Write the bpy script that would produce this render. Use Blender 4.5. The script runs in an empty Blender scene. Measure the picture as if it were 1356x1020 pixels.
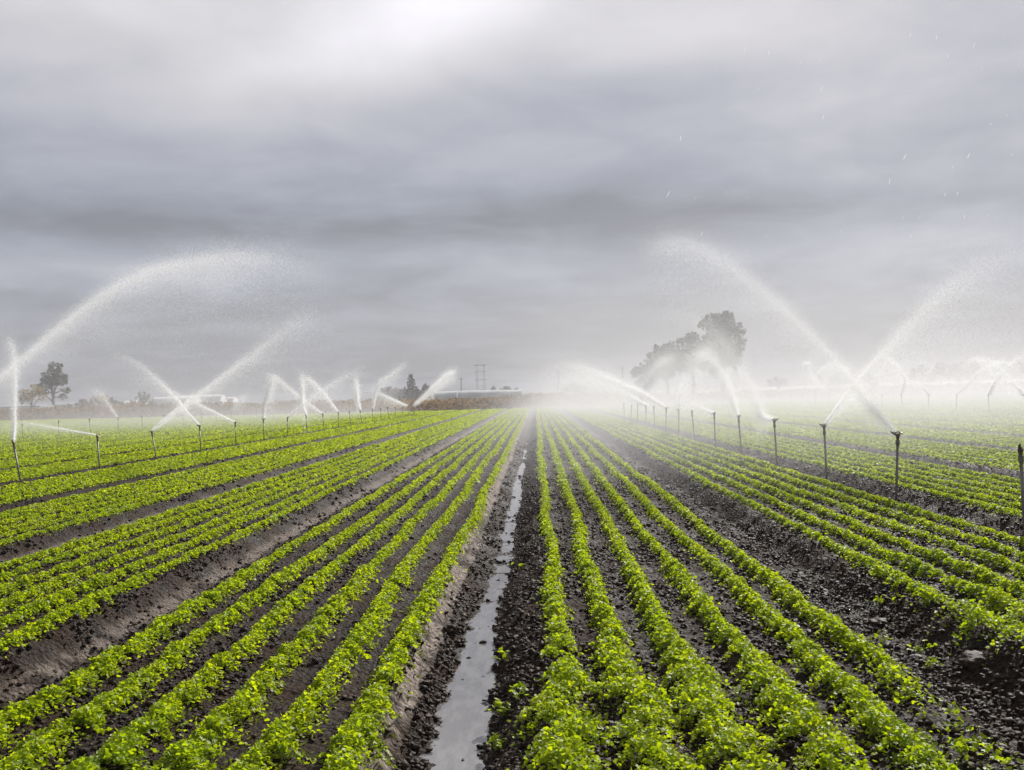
import bpy, math, random
import numpy as np
from mathutils import Vector, Matrix, Euler

random.seed(7)
RNG = np.random.default_rng(7)
C = bpy.context.scene.collection
scene = bpy.context.scene

# ------------------------------------------------------------------ camera
F = 1300.0                    # focal length in photo pixels (1356 wide)
EYE = 1.52                    # eye height above the bed tops
ROLL = math.atan(0.031)
_d = Matrix.Rotation(-ROLL, 3, 'Z') @ Vector((32 / F, -12 / F, -1.0))
PITCH, YAW = -math.atan(_d.y), math.atan(_d.x)
CAMROT = (Matrix.Rotation(YAW, 3, 'Z') @ Matrix.Rotation(math.pi / 2 + PITCH, 3, 'X') @ Matrix.Rotation(-ROLL, 3, 'Z'))
cam_d = bpy.data.cameras.new('camera')
cam_d.sensor_width = 36.0
cam_d.lens = 36.0 * F / 1356.0
cam_d.clip_start = 0.05
cam_d.clip_end = 6000.0
cam = bpy.data.objects.new('camera', cam_d)
C.objects.link(cam)
cam.matrix_world = Matrix.Translation((0, 0, EYE)) @ CAMROT.to_4x4()
scene.camera = cam

def at(x, y, depth):
    """World point on the line of sight of a photo pixel, DEPTH metres up the field."""
    r = CAMROT @ Vector(((x - 678) / F, -(y - 510) / F, -1.0))
    k = depth / r.y
    return Vector((r.x * k, r.y * k, EYE + r.z * k))

# ------------------------------------------------------------------ helpers
def tag(o, label=None, cat=None, group=None, kind=None):
    if label: o['label'] = label
    if cat: o['category'] = cat
    if group: o['group'] = group
    if kind: o['kind'] = kind
    return o

def empty(name, loc, rot=(0, 0, 0)):
    o = bpy.data.objects.new(name, None)
    o.empty_display_size = 0.2
    C.objects.link(o)
    o.location = loc
    o.rotation_euler = rot
    return o

def np_mesh(name, verts, faces, mat, attrs=None, smooth=False):
    """verts (n,3); faces (m,k) of one size k."""
    verts = np.asarray(verts, dtype=np.float32)
    faces = np.asarray(faces, dtype=np.int32)
    me = bpy.data.meshes.new(name)
    m, k = faces.shape
    me.vertices.add(len(verts)); me.vertices.foreach_set('co', verts.ravel())
    me.loops.add(m * k); me.loops.foreach_set('vertex_index', faces.ravel())
    me.polygons.add(m)
    me.polygons.foreach_set('loop_start', np.arange(0, m * k, k, dtype=np.int32))
    if smooth:
        me.polygons.foreach_set('use_smooth', np.ones(m, dtype=bool))
    for an, av in (attrs or {}).items():
        a = me.attributes.new(an, 'FLOAT', 'POINT')
        a.data.foreach_set('value', np.asarray(av, dtype=np.float32).ravel())
    me.update(calc_edges=True)
    if mat: me.materials.append(mat)
    return me

def link(name, me, parent=None, loc=(0, 0, 0)):
    o = bpy.data.objects.new(name, me)
    C.objects.link(o)
    o.location = loc
    if parent: o.parent = parent
    return o

class MB:
    """Collects tubes, boxes and lathed shapes for one mesh."""
    def __init__(s): s.v, s.f = [], []
    def ring_tube(s, pts, rads, n=10, cap=True):
        pts = [Vector(p) for p in pts]
        base = len(s.v)
        for i, p in enumerate(pts):
            t = (pts[min(i + 1, len(pts) - 1)] - pts[max(i - 1, 0)])
            if t.length < 1e-9: t = Vector((0, 0, 1))
            t.normalize()
            a = t.orthogonal().normalized() if i == 0 else (a - t * a.dot(t)).normalized()
            b = t.cross(a)
            for j in range(n):
                w = 2 * math.pi * j / n
                s.v.append(tuple(p + (a * math.cos(w) + b * math.sin(w)) * rads[i]))
        for i in range(len(pts) - 1):
            for j in range(n):
                q = (j + 1) % n
                s.f.append((base + i * n + j, base + i * n + q, base + (i + 1) * n + q, base + (i + 1) * n + j))
        if cap:
            s.f.append(tuple(base + j for j in reversed(range(n))))
            s.f.append(tuple(base + (len(pts) - 1) * n + j for j in range(n)))
        return s
    def box(s, lo, hi):
        b = len(s.v)
        for x in (lo[0], hi[0]):
            for y in (lo[1], hi[1]):
                for z in (lo[2], hi[2]): s.v.append((x, y, z))
        for q in ((0, 1, 3, 2), (4, 6, 7, 5), (0, 4, 5, 1), (2, 3, 7, 6), (0, 2, 6, 4), (1, 5, 7, 3)):
            s.f.append(tuple(b + i for i in q))
        return s
    def prism(s, prof, x0, x1):
        """profile (y,z) swept along x."""
        b, n = len(s.v), len(prof)
        for x in (x0, x1):
            for y, z in prof: s.v.append((x, y, z))
        for j in range(n):
            q = (j + 1) % n
            s.f.append((b + j, b + q, b + n + q, b + n + j))
        s.f.append(tuple(b + j for j in reversed(range(n))))
        s.f.append(tuple(b + n + j for j in range(n)))
        return s
    def mesh(s, name, mat, smooth=False):
        me = bpy.data.meshes.new(name)
        me.from_pydata(s.v, [], s.f)
        if smooth: me.polygons.foreach_set('use_smooth', np.ones(len(s.f), dtype=bool))
        me.update()
        me.materials.append(mat)
        return me
    def build(s, name, mat, parent=None, smooth=False):
        return link(name, s.mesh(name, mat, smooth), parent)

def _hash(ix, iy, seed):
    h = (ix.astype(np.int64) * 374761393 + iy.astype(np.int64) * 668265263 + seed * 974634541) & 0xFFFFFFFF
    h = ((h ^ (h >> 13)) * 1274126177) & 0xFFFFFFFF
    h = ((h ^ (h >> 16)) * 2246822519) & 0xFFFFFFFF
    return ((h ^ (h >> 15)) & 0xFFFFFF) / float(0xFFFFFF)

def vnoise(x, y, seed=0):
    x, y = np.broadcast_arrays(np.asarray(x, float), np.asarray(y, float))
    ix, iy = np.floor(x), np.floor(y)
    fx, fy = x - ix, y - iy
    fx, fy = fx * fx * (3 - 2 * fx), fy * fy * (3 - 2 * fy)
    a, b = _hash(ix, iy, seed), _hash(ix + 1, iy, seed)
    c, d = _hash(ix, iy + 1, seed), _hash(ix + 1, iy + 1, seed)
    return (a * (1 - fx) + b * fx) * (1 - fy) + (c * (1 - fx) + d * fx) * fy - 0.5

def smooth(a, b, x):
    t = np.clip((x - a) / (b - a), 0, 1)
    return t * t * (3 - 2 * t)

# ------------------------------------------------------------------ materials
class NT:
    def __init__(s, tree): s.t = tree; s.n = tree.nodes; s.l = tree.links
    def new(s, typ, **kw):
        nd = s.n.new(typ)
        ins = kw.pop('ins', {})
        for k, v in kw.items(): setattr(nd, k, v)
        for k, v in ins.items():
            if isinstance(v, bpy.types.NodeSocket): s.l.new(v, nd.inputs[k])
            else: nd.inputs[k].default_value = v
        return nd
    def math(s, op, a, b=None, c=None, clamp=False):
        nd = s.new('ShaderNodeMath', operation=op, use_clamp=clamp)
        for i, v in enumerate((a, b, c)):
            if v is None: continue
            if isinstance(v, bpy.types.NodeSocket): s.l.new(v, nd.inputs[i])
            else: nd.inputs[i].default_value = v
        return nd.outputs[0]
    def maprange(s, v, a, b, c=0.0, d=1.0, mode='SMOOTHSTEP'):
        nd = s.new('ShaderNodeMapRange', interpolation_type=mode)
        s.l.new(v, nd.inputs['Value'])
        for k, w in (('From Min', a), ('From Max', b), ('To Min', c), ('To Max', d)): nd.inputs[k].default_value = w
        return nd.outputs['Result']
    def mix(s, fac, a, b):
        nd = s.new('ShaderNodeMix', data_type='RGBA')
        for i, v in ((0, fac), (6, a), (7, b)):
            if isinstance(v, bpy.types.NodeSocket): s.l.new(v, nd.inputs[i])
            else: nd.inputs[i].default_value = (*v, 1) if i and len(v) == 3 else v
        return nd.outputs[2]
    def noise(s, vec, scale, detail=4, rough=0.55, out=0):
        nd = s.new('ShaderNodeTexNoise', ins={'Scale': scale, 'Detail': detail, 'Roughness': rough})
        if vec is not None: s.l.new(vec, nd.inputs['Vector'])
        return nd.outputs[out]

def material(name):
    m = bpy.data.materials.new(name)
    m.use_nodes = True
    m.node_tree.nodes.clear()
    t = NT(m.node_tree)
    out = t.new('ShaderNodeOutputMaterial')
    return m, t, out

def simple(name, c1, c2, rough=0.7, scale=6.0, spec=0.4, metallic=0.0, bump=0.0):
    m, t, out = material(name)
    co = t.new('ShaderNodeTexCoord').outputs['Object']
    n = t.noise(co, scale, 5)
    f = t.maprange(n, 0.35, 0.65)
    b = t.new('ShaderNodeBsdfPrincipled', ins={'Base Color': t.mix(f, c1, c2), 'Roughness': rough, 'Metallic': metallic, 'Specular IOR Level': spec})
    if bump:
        bp = t.new('ShaderNodeBump', ins={'Strength': bump, 'Distance': 0.02, 'Height': t.noise(co, scale * 5, 4)})
        t.l.new(bp.outputs[0], b.inputs['Normal'])
    t.l.new(b.outputs[0], out.inputs['Surface'])
    return m

def leaf_material(name, cols, trans_mul=1.25, rough=0.45, mixf=0.5, spec=0.35, patch=None):
    m, t, out = material(name)
    g = t.new('ShaderNodeNewGeometry')
    ramp = t.new('ShaderNodeValToRGB')
    e = ramp.color_ramp.elements
    while len(e) < len(cols): e.new(0.5)
    for i, c in enumerate(cols):
        e[i].position = i / (len(cols) - 1); e[i].color = (*c, 1)
    t.l.new(g.outputs['Random Per Island'], ramp.inputs[0])
    col = ramp.outputs[0]
    if patch:
        n = t.noise(g.outputs['Position'], patch[0], 3)
        col = t.mix(t.maprange(n, 0.4, 0.68, 0, patch[2]), col, patch[1])
    pr = t.new('ShaderNodeBsdfPrincipled', ins={'Base Color': col, 'Roughness': rough, 'Specular IOR Level': spec})
    mul = t.new('ShaderNodeMix', data_type='RGBA', blend_type='MULTIPLY')
    mul.inputs[0].default_value = 1.0
    t.l.new(col, mul.inputs[6])
    mul.inputs[7].default_value = (trans_mul * 1.05, trans_mul, trans_mul * 0.6, 1)
    tr = t.new('ShaderNodeBsdfTranslucent', ins={'Color': mul.outputs[2]})
    mx = t.new('ShaderNodeMixShader', ins={0: mixf})
    t.l.new(pr.outputs[0], mx.inputs[1]); t.l.new(tr.outputs[0], mx.inputs[2])
    t.l.new(mx.outputs[0], out.inputs['Surface'])
    return m

M_crop = leaf_material('crop_leaf', [(0.215, 0.305, 0.006), (0.325, 0.42, 0.007), (0.43, 0.505, 0.009)], 1.3, 0.46, 0.62, 0.34,
                       patch=(0.9, (0.225, 0.335, 0.007), 0.5))
M_riser = simple('riser_metal', (0.14, 0.13, 0.12), (0.22, 0.20, 0.18), 0.5, 14, 0.5, 0.3)
M_brass = simple('head_brass', (0.13, 0.10, 0.06), (0.2, 0.16, 0.1), 0.45, 40, 0.5, 0.6)
M_white = simple('white_sheet', (0.78, 0.77, 0.75), (0.66, 0.65, 0.63), 0.55, 0.4)
M_grey = simple('grey_sheet', (0.42, 0.43, 0.44), (0.32, 0.33, 0.34), 0.6, 0.5)
M_dark = simple('dark_opening', (0.06, 0.06, 0.06), (0.09, 0.085, 0.08), 0.8, 1.0)
M_roof = simple('roof_shingle', (0.12, 0.11, 0.11), (0.18, 0.16, 0.15), 0.8, 1.5)
M_wall = simple('house_wall', (0.35, 0.32, 0.28), (0.28, 0.26, 0.23), 0.8, 0.7)
M_steel = simple('steel', (0.22, 0.23, 0.25), (0.16, 0.17, 0.19), 0.5, 1.0, 0.5, 0.5)
M_wood = simple('pole_wood', (0.12, 0.09, 0.07), (0.18, 0.14, 0.11), 0.85, 2.0)
M_bark = simple('bark', (0.13, 0.10, 0.08), (0.22, 0.18, 0.15), 0.9, 3.0)
M_stone = simple('pale_stone', (0.42, 0.40, 0.37), (0.3, 0.28, 0.25), 0.8, 25, bump=0.4)
M_euc = leaf_material('grey_green_leaf', [(0.06, 0.07, 0.04), (0.10, 0.11, 0.065), (0.14, 0.14, 0.09)], 1.0, 0.5, 0.4)
M_conif = leaf_material('conifer_leaf', [(0.015, 0.025, 0.015), (0.03, 0.045, 0.022)], 0.8, 0.6, 0.2)
M_round = leaf_material('round_tree_leaf', [(0.018, 0.024, 0.014), (0.04, 0.046, 0.026)], 1.0, 0.55, 0.3)
M_yell = leaf_material('autumn_leaf', [(0.22, 0.15, 0.05), (0.34, 0.25, 0.08), (0.28, 0.22, 0.09)], 1.1, 0.5, 0.4)
M_scrub = leaf_material('scrub_leaf', [(0.16, 0.13, 0.085), (0.14, 0.14, 0.075), (0.22, 0.18, 0.12)], 1.0, 0.6, 0.3)
M_dry = leaf_material('dry_weed', [(0.18, 0.11, 0.06), (0.30, 0.185, 0.10), (0.40, 0.26, 0.145), (0.15, 0.12, 0.07)], 1.0, 0.7, 0.35,
                      patch=(0.25, (0.07, 0.055, 0.04), 0.8))

# soil
M_soil, t, out = material('soil')
co = t.new('ShaderNodeTexCoord').outputs['Object']
at_c = t.new('ShaderNodeAttribute', attribute_name='crust').outputs['Fac']
at_f = t.new('ShaderNodeAttribute', attribute_name='far').outputs['Fac']
n1 = t.noise(co, 2.2, 6, 0.6)
n2 = t.noise(co, 38.0, 5, 0.65)
c0 = t.mix(t.maprange(n1, 0.35, 0.7), (0.0145, 0.0082, 0.0045), (0.036, 0.0205, 0.0115))
c0 = t.mix(t.maprange(n2, 0.5, 0.75, 0, 0.6), c0, (0.050, 0.033, 0.022))
cr = t.mix(t.maprange(n2, 0.35, 0.65), (0.15, 0.12, 0.098), (0.30, 0.245, 0.205))
c0 = t.mix(at_c, c0, cr)
nf = t.noise(co, 0.06, 5)
fc = t.mix(t.maprange(nf, 0.35, 0.65), (0.14, 0.10, 0.065), (0.08, 0.085, 0.04))
c0 = t.mix(at_f, c0, fc)
v1 = t.new('ShaderNodeTexVoronoi', ins={'Scale': 30.0})
t.l.new(co, v1.inputs['Vector'])
hgt = t.math('ADD', t.math('MULTIPLY', n2, 1.0), t.math('MULTIPLY', v1.outputs['Distance'], -0.8))
bp = t.new('ShaderNodeBump', ins={'Strength': 0.9, 'Distance': 0.03, 'Height': hgt})
bs = t.new('ShaderNodeBsdfPrincipled', ins={'Base Color': c0, 'Specular IOR Level': 0.08,
           'Roughness': t.maprange(n1, 0.3, 0.7, 0.5, 0.8), 'Normal': bp.outputs[0]})
t.l.new(bs.outputs[0], out.inputs['Surface'])

M_clod, t, out = material('soil_clod')
g = t.new('ShaderNodeNewGeometry')
n2 = t.noise(g.outputs['Position'], 70.0, 4, 0.6)
c0 = t.mix(g.outputs['Random Per Island'], (0.0135, 0.0078, 0.0044), (0.044, 0.0255, 0.0145))
c0 = t.mix(t.maprange(n2, 0.5, 0.8, 0, 0.6), c0, (0.065, 0.044, 0.030))
bp = t.new('ShaderNodeBump', ins={'Strength': 0.7, 'Distance': 0.012, 'Height': n2})
bs = t.new('ShaderNodeBsdfPrincipled', ins={'Base Color': c0, 'Specular IOR Level': 0.14, 'Roughness': 0.6, 'Normal': bp.outputs[0]})
t.l.new(bs.outputs[0], out.inputs['Surface'])

M_water, t, out = material('muddy_water')
co = t.new('ShaderNodeTexCoord').outputs['Object']
mp = t.new('ShaderNodeMapping', ins={'Scale': (9.0, 2.6, 1.0)})
t.l.new(co, mp.inputs['Vector'])
nr = t.noise(mp.outputs[0], 1.6, 4, 0.6)
bp = t.new('ShaderNodeBump', ins={'Strength': 0.10, 'Distance': 0.02, 'Height': nr})
cw = t.mix(t.maprange(nr, 0.4, 0.65), (0.14, 0.137, 0.14), (0.19, 0.185, 0.185))
bs = t.new('ShaderNodeBsdfPrincipled', ins={'Base Color': cw, 'Roughness': 0.06, 'IOR': 1.45, 'Specular IOR Level': 0.7, 'Normal': bp.outputs[0]})
t.l.new(bs.outputs[0], out.inputs['Surface'])

# water spray: white lit droplets that let light through
M_spray, t, out = material('water_spray')
df = t.new('ShaderNodeBsdfDiffuse', ins={'Color': (0.97, 0.97, 0.975, 1)})
tr = t.new('ShaderNodeBsdfTranslucent', ins={'Color': (0.985, 0.985, 0.985, 1)})
mx = t.new('ShaderNodeMixShader', ins={0: 0.6})
t.l.new(df.outputs[0], mx.inputs[1]); t.l.new(tr.outputs[0], mx.inputs[2])
tp = t.new('ShaderNodeBsdfTransparent')
m2 = t.new('ShaderNodeMixShader', ins={0: 0.42})
t.l.new(tp.outputs[0], m2.inputs[1]); t.l.new(mx.outputs[0], m2.inputs[2])
t.l.new(m2.outputs[0], out.inputs['Surface'])

# ------------------------------------------------------------------ field layout (metres)
PITCHX = 1.8 * 1.45           # bed to bed
FUR0 = -0.262 * 1.45          # centre of the flooded furrow
ROWGAP = 0.233 * 1.45
ROW1 = 0.318 * 1.45           # first row from the furrow centre
WATER_Z = -0.182

def field_end(x):
    return np.where(x > -12, 107.0, 107.0 + (-12 - x) * 0.55)

def bed_height(x, y):
    """Height of the worked ground: flat beds, furrows between them."""
    k = np.round((x - FUR0) / PITCHX)
    s = x - FUR0 - k * PITCHX
    wob = vnoise(y * 0.5, k * 7.3, 3) * 0.10 + vnoise(y * 2.1, k * 3.1, 4) * 0.05
    u = np.abs(s + wob * 0.5 * np.sign(s + 1e-9))
    centre = (k == 0)
    u = np.where(centre, np.where(u < 0.33, np.abs(s + 0.060 * (1 - smooth(4, 12, y)) * (1 - smooth(0.2, 0.33, u)) + wob * 0.5), u), u)
    floor = np.where(centre, -0.208 + 0.014 * smooth(4.5, 10, y) + np.clip((y - 16) * 0.0009, 0, 0.03) + 0.016 * vnoise(y * 0.9, 0.5, 31), -0.17)
    inner = np.where(s < 0, 0.17, 0.10)
    # the left bank of the flooded furrow is a short steep face over a gentle lumpy slope
    r0 = np.where(centre, 0.058 - 0.043 * smooth(4.5, 9.5, y), 0.08)
    z_steep = floor * (1 - smooth(r0, 0.40, u))
    z_left = np.where(u > 0.31, -0.085 * (1 - smooth(0.33, 0.405, u)), floor + (-0.085 - floor) * smooth(r0 + 0.02, 0.36, u))
    z = np.where(centre & (s < 0), z_left, z_steep)
    # slight hollows between the rows on the bed top
    r = (np.abs(s) - ROW1) / ROWGAP
    top = smooth(0.40, 0.5, u)
    z = z + top * (0.012 * np.cos(2 * np.pi * r) - 0.012)
    return z, s, u, k

def ground_z(x, y, fine=True):
    x, y = np.broadcast_arrays(np.asarray(x, float), np.asarray(y, float))
    z, s, u, k = bed_height(x, y)
    inside = smooth(0, 2.5, field_end(x) - y)
    amp = np.where(u < 0.40, 1.0, 0.55) * np.where(k == 0, 0.6 + 0.5 * smooth(0.04, 0.12, u), 1.0)
    near = np.clip(1.4 - y / 30.0, 0.35, 1.0)
    rough = 0
    if fine:
        l1 = vnoise(x * 8, y * 8, 11)
        l2 = np.abs(vnoise(x * 19, y * 17, 12)) * 2
        l3 = vnoise(x * 42, y * 40, 13)
        rough = (l1 * 0.036 + (0.5 - l2) * 0.034 + l3 * 0.02) * amp * near
        # hummocks where the right-hand bed breaks up
        hm = np.exp(-((x - 2.95) / 0.55) ** 2 - ((y - 5.6) / 1.0) ** 2)
        rough = rough + hm * (0.05 * np.abs(vnoise(x * 5, y * 5, 21)) * 2 + 0.02)
    z = (z + rough) * inside + (1 - inside) * (0.0 + vnoise(x * 0.05, y * 0.05, 30) * 0.3)
    z = z + np.clip((y - 150) / 400.0, 0, 1) * 0.3
    return z

def axis(pieces):
    out = []
    for a, b, st in pieces: out.append(np.arange(a, b, st))
    return np.concatenate(out)

xs_near = np.arange(-7.5, 8.0, 0.028)
xl = np.arange(-92, -7.5, 0.145); xr = np.arange(8.0, 75, 0.145)
geo = 92 * 1.35 ** np.arange(1, 12)
xs = np.concatenate([-geo[::-1], xl, xs_near, xr, geo * 75 / 92])
ys = [-30.0, -8.0, 0.0, 2.0]
yv = 2.6
while yv < 165:
    ys.append(yv); yv += max(0.026, (yv ** 1.75) * 0.00062)
ys = np.array(ys + list(165 * 1.3 ** np.arange(0, 13)))
X, Y = np.meshgrid(xs, ys)
Z = ground_z(X, Y)
_, S, U, K = bed_height(X, Y)
cn = vnoise(X * 9, Y * 5, 41) + vnoise(X * 25, Y * 22, 42) * 0.6
crust = np.zeros_like(X)
left = (S < 0)
zb = Z + cn * 0.03
c_mid = smooth(0.285, 0.33, U + cn * 0.03) * (1 - smooth(0.40, 0.44, U + cn * 0.02))
c_low = smooth(0.05, 0.12, U + cn * 0.06) * (1 - smooth(0.17, 0.25, U + cn * 0.06))
crust = np.where(left & (K == 0), c_mid, np.where(left, c_low * 0.62, 0))
crust = crust * smooth(-0.35, 0.15, cn + 0.12) * np.where(K > 0, 0.15, 1.0)
far = 1 - smooth(-1.0, 1.5, field_end(X) - Y)
ny, nx = X.shape
idx = np.arange(nx * ny).reshape(ny, nx)
quads = np.stack([idx[:-1, :-1], idx[:-1, 1:], idx[1:, 1:], idx[1:, :-1]], -1).reshape(-1, 4)
me = np_mesh('ground', np.stack([X, Y, Z], -1).reshape(-1, 3), quads, M_soil, {'crust': crust, 'far': far}, smooth=True)
tag(link('ground', me), kind='structure')

# standing water in the furrow: a sheet the lumpy banks rise through
wy = np.arange(1.5, 60, 0.25)
wx = np.linspace(FUR0 - 0.30, FUR0 + 0.28, 8)
WX, WY = np.meshgrid(wx, wy)
wi = np.arange(WX.size).reshape(WX.shape)
wq = np.stack([wi[:-1, :-1], wi[:-1, 1:], wi[1:, 1:], wi[1:, :-1]], -1).reshape(-1, 4)
me = np_mesh('water', np.stack([WX, WY, np.full_like(WX, WATER_Z)], -1).reshape(-1, 3), wq, M_water, smooth=True)
tag(link('water', me), kind='structure')

# ------------------------------------------------------------------ scattering of leaf-sized faces
def rot_frames(n, tilt_sd, rng=RNG):
    """n random frames: leaf axis a, side b, normal c, tilted from the horizontal."""
    az = rng.uniform(0, 2 * np.pi, n)
    tl = np.clip(rng.normal(0, tilt_sd, n), -1.4, 1.4)
    rl = np.clip(rng.normal(0, tilt_sd, n), -1.4, 1.4)
    a = np.stack([np.cos(az) * np.cos(tl), np.sin(az) * np.cos(tl), np.sin(tl)], -1)
    h = np.stack([-np.sin(az), np.cos(az), np.zeros(n)], -1)
    c = np.cross(a, h)
    b = h * np.cos(rl)[:, None] + c * np.sin(rl)[:, None]
    c = np.cross(a, b)
    return a, b, c

LOBED = (np.array([(0, 0, 0), (0.10, -0.34, .03), (0.42, -0.52, .0), (0.52, -0.26, .08), (0.86, -0.24, -.02), (1.0, 0.0, -.06),
                   (0.86, 0.24, -.02), (0.52, 0.26, .08), (0.42, 0.52, 0.0), (0.10, 0.34, .03), (0.45, 0, -.06)]),
         np.array([(10, i, i + 1) for i in range(9)] + [(10, 9, 0)]))
DIAMOND = (np.array([(0, 0, 0), (0.5, -0.42, .12), (1, 0, -.05), (0.5, 0.42, .12)]), np.array([(0, 1, 2), (0, 2, 3)]))

def leaves(pos, size, tilt, tmpl, rng=RNG):
    tv, tf = tmpl
    n = len(pos)
    a, b, c = rot_frames(n, tilt, rng)
    sz = size[:, None, None]
    v = pos[:, None, :] + sz * ((tv[None, :, 0:1] - 0.5) * a[:, None] + tv[None, :, 1:2] * b[:, None] + tv[None, :, 2:3] * c[:, None])
    f = tf[None] + (np.arange(n) * len(tv))[:, None, None]
    return v.reshape(-1, 3), f.reshape(-1, tf.shape[1])

class Batch:
    def __init__(s): s.v, s.f, s.n = [], [], 0
    def add(s, vf):
        v, f = vf
        s.v.append(v.astype(np.float32)); s.f.append((f + s.n).astype(np.int32)); s.n += len(v)
    def mesh(s, name, mat): return np_mesh(name, np.concatenate(s.v), np.concatenate(s.f), mat)

# the crop: rows of small leafy plants on every bed, finest near the camera
crop = Batch()
bands = [  # y0, y1, leaves per metre of row, leaf size, template
    (2.9, 5.2, 2100, 0.0185, LOBED), (5.2, 8.5, 1650, 0.0192, LOBED), (8.5, 16, 1050, 0.0225, DIAMOND), (16, 28, 360, 0.037, DIAMOND),
    (28, 48, 140, 0.062, DIAMOND), (48, 80, 62, 0.092, DIAMOND), (80, 150, 28, 0.13, DIAMOND)]
for kb in range(-34, 28):
    for j in range(6):
        x0 = FUR0 + kb * PITCHX + ROW1 + j * ROWGAP
        yend = float(field_end(np.array(x0)))
        vis0 = max(0.0, (abs(x0) - 1.8) / 0.58)
        for b0, b1, dens, lsz, tm in bands:
            y0, y1 = max(b0, vis0), min(b1, yend)
            if y1 <= y0: continue
            n = int(dens * (y1 - y0))
            y = RNG.uniform(y0, y1, n)
            # plants stand in clumps: snap most leaves towards clump centres and let clumps differ in size
            pitch = 0.085 if b0 < 16 else 0.14
            ci = np.floor(y / pitch)
            cy = (ci + 0.5) * pitch + (_hash(ci, np.full(n, kb * 6 + j), 5) - 0.5) * pitch
            cs = 0.45 + 0.85 * _hash(ci, np.full(n, kb * 6 + j), 6)
            thin = 0.5 + vnoise(y * 0.55, kb * 6 + j + 0.5, 8) + vnoise(y * 1.9, kb * 6 + j + 0.5, 9) * 0.6
            keep = RNG.uniform(0, 1, n) < np.clip(0.15 + 0.6 * cs + thin * 0.9, 0, 1)
            spread = (0.034 if b0 < 8 else 0.027) + 0.013 * vnoise(y * 1.1, kb * 11 + j * 3.7, 7)
            messy = np.zeros(n)
            if kb == 0: messy = smooth(6.4, 4.6, y) * (1.0, 1.0, 1.0, 0.8, 0.5, 0.25)[j]
            elif kb == 1 and j < 3: messy = smooth(7.2, 6.0, y) * (1 - j * 0.25)
            elif kb == -1: messy = smooth(5.4, 3.8, y) * 0.5
            hgt = (0.034 + 0.040 * cs) * (1.0 if b0 < 8 else 0.85) * (1 + 0.4 * messy)
            xo = RNG.normal(0, 1, n) * spread * (0.75 + 0.4 * cs) * (1 + 0.95 * messy)
            xc = (_hash(ci, np.full(n, kb * 6 + j), 15) - 0.5) * (0.04 + 0.13 * messy)
            px = x0 + vnoise(y * 0.33, kb * 6 + j * 1.7, 16) * 0.07 + vnoise(y * 1.3, kb * 5 + j * 2.3, 17) * 0.05 + xc + xo
            py = cy + (y - (ci + 0.5) * pitch) * 1.25
            prof = np.clip(1 - (xo / (spread * 2.4 + 0.06 * messy)) ** 2, 0.05, 1)
            pz = ground_z(px, py, fine=b0 < 8) + hgt * prof * RNG.uniform(0.35, 1.05, n) + 0.006
            if kb == 1 and j < 2:   # this bed is broken up nearest the camera
                keep &= ~((y < 6.4 - 0.3 * j) & (RNG.uniform(0, 1, n) > 0.72)) & ~((y > 6.4 + j) & (y < 6.62 + j)) & ~((y < 4.75 + 0.1 * j))
            if kb == 0 and j == 5: keep &= ~((y < 5.4) & (RNG.uniform(0, 1, n) > 0.3 - 0.2 * (y < 4.7)))
            if kb == 0 and j == 0: keep &= ~((y > 5.35) & (y < 5.6))
            pos = np.stack([px, py, pz], -1)[keep]
            if len(pos) == 0: continue
            sz = lsz * RNG.uniform(0.65, 1.3, len(pos)) * (0.8 + 0.35 * cs[keep])
            crop.add(leaves(pos, sz, 0.55, tm) if tm[1].shape[1] == 3 else None)
me = crop.mesh('crop_foliage', M_crop)
print('crop tris', len(me.polygons))
tag(link('crop_foliage', me), 'rows of small bright green leafy plants on the raised beds', 'crop', kind='stuff')

# ------------------------------------------------------------------ clods
def ico():
    p = (1 + 5 ** .5) / 2
    v = np.array([(-1, p, 0), (1, p, 0), (-1, -p, 0), (1, -p, 0), (0, -1, p), (0, 1, p), (0, -1, -p), (0, 1, -p), (p, 0, -1), (p, 0, 1), (-p, 0, -1), (-p, 0, 1)], float)
    v /= np.linalg.norm(v[0])
    f = np.array([(0, 11, 5), (0, 5, 1), (0, 1, 7), (0, 7, 10), (0, 10, 11), (1, 5, 9), (5, 11, 4), (11, 10, 2), (10, 7, 6), (7, 1, 8),
                  (3, 9, 4), (3, 4, 2), (3, 2, 6), (3, 6, 8), (3, 8, 9), (4, 9, 5), (2, 4, 11), (6, 2, 10), (8, 6, 7), (9, 8, 1)])
    return v, f
IV, IF = ico()

def clods(pos, size, rng=RNG):
    n = len(pos)
    rad = rng.uniform(0.42, 1.4, (n, 12, 1))
    sq = np.stack([rng.uniform(0.7, 1.3, n), rng.uniform(0.7, 1.3, n), rng.uniform(0.5, 0.95, n)], -1)[:, None]
    th = rng.uniform(0, 6.28, n)
    v = IV[None] * rad * sq
    c, s_ = np.cos(th)[:, None], np.sin(th)[:, None]
    v = np.stack([v[..., 0] * c - v[..., 1] * s_, v[..., 0] * s_ + v[..., 1] * c, v[..., 2]], -1)
    v = v * size[:, None, None] + pos[:, None]
    f = IF[None] + (np.arange(n) * 12)[:, None, None]
    return v.reshape(-1, 3), f.reshape(-1, 3)

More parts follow.
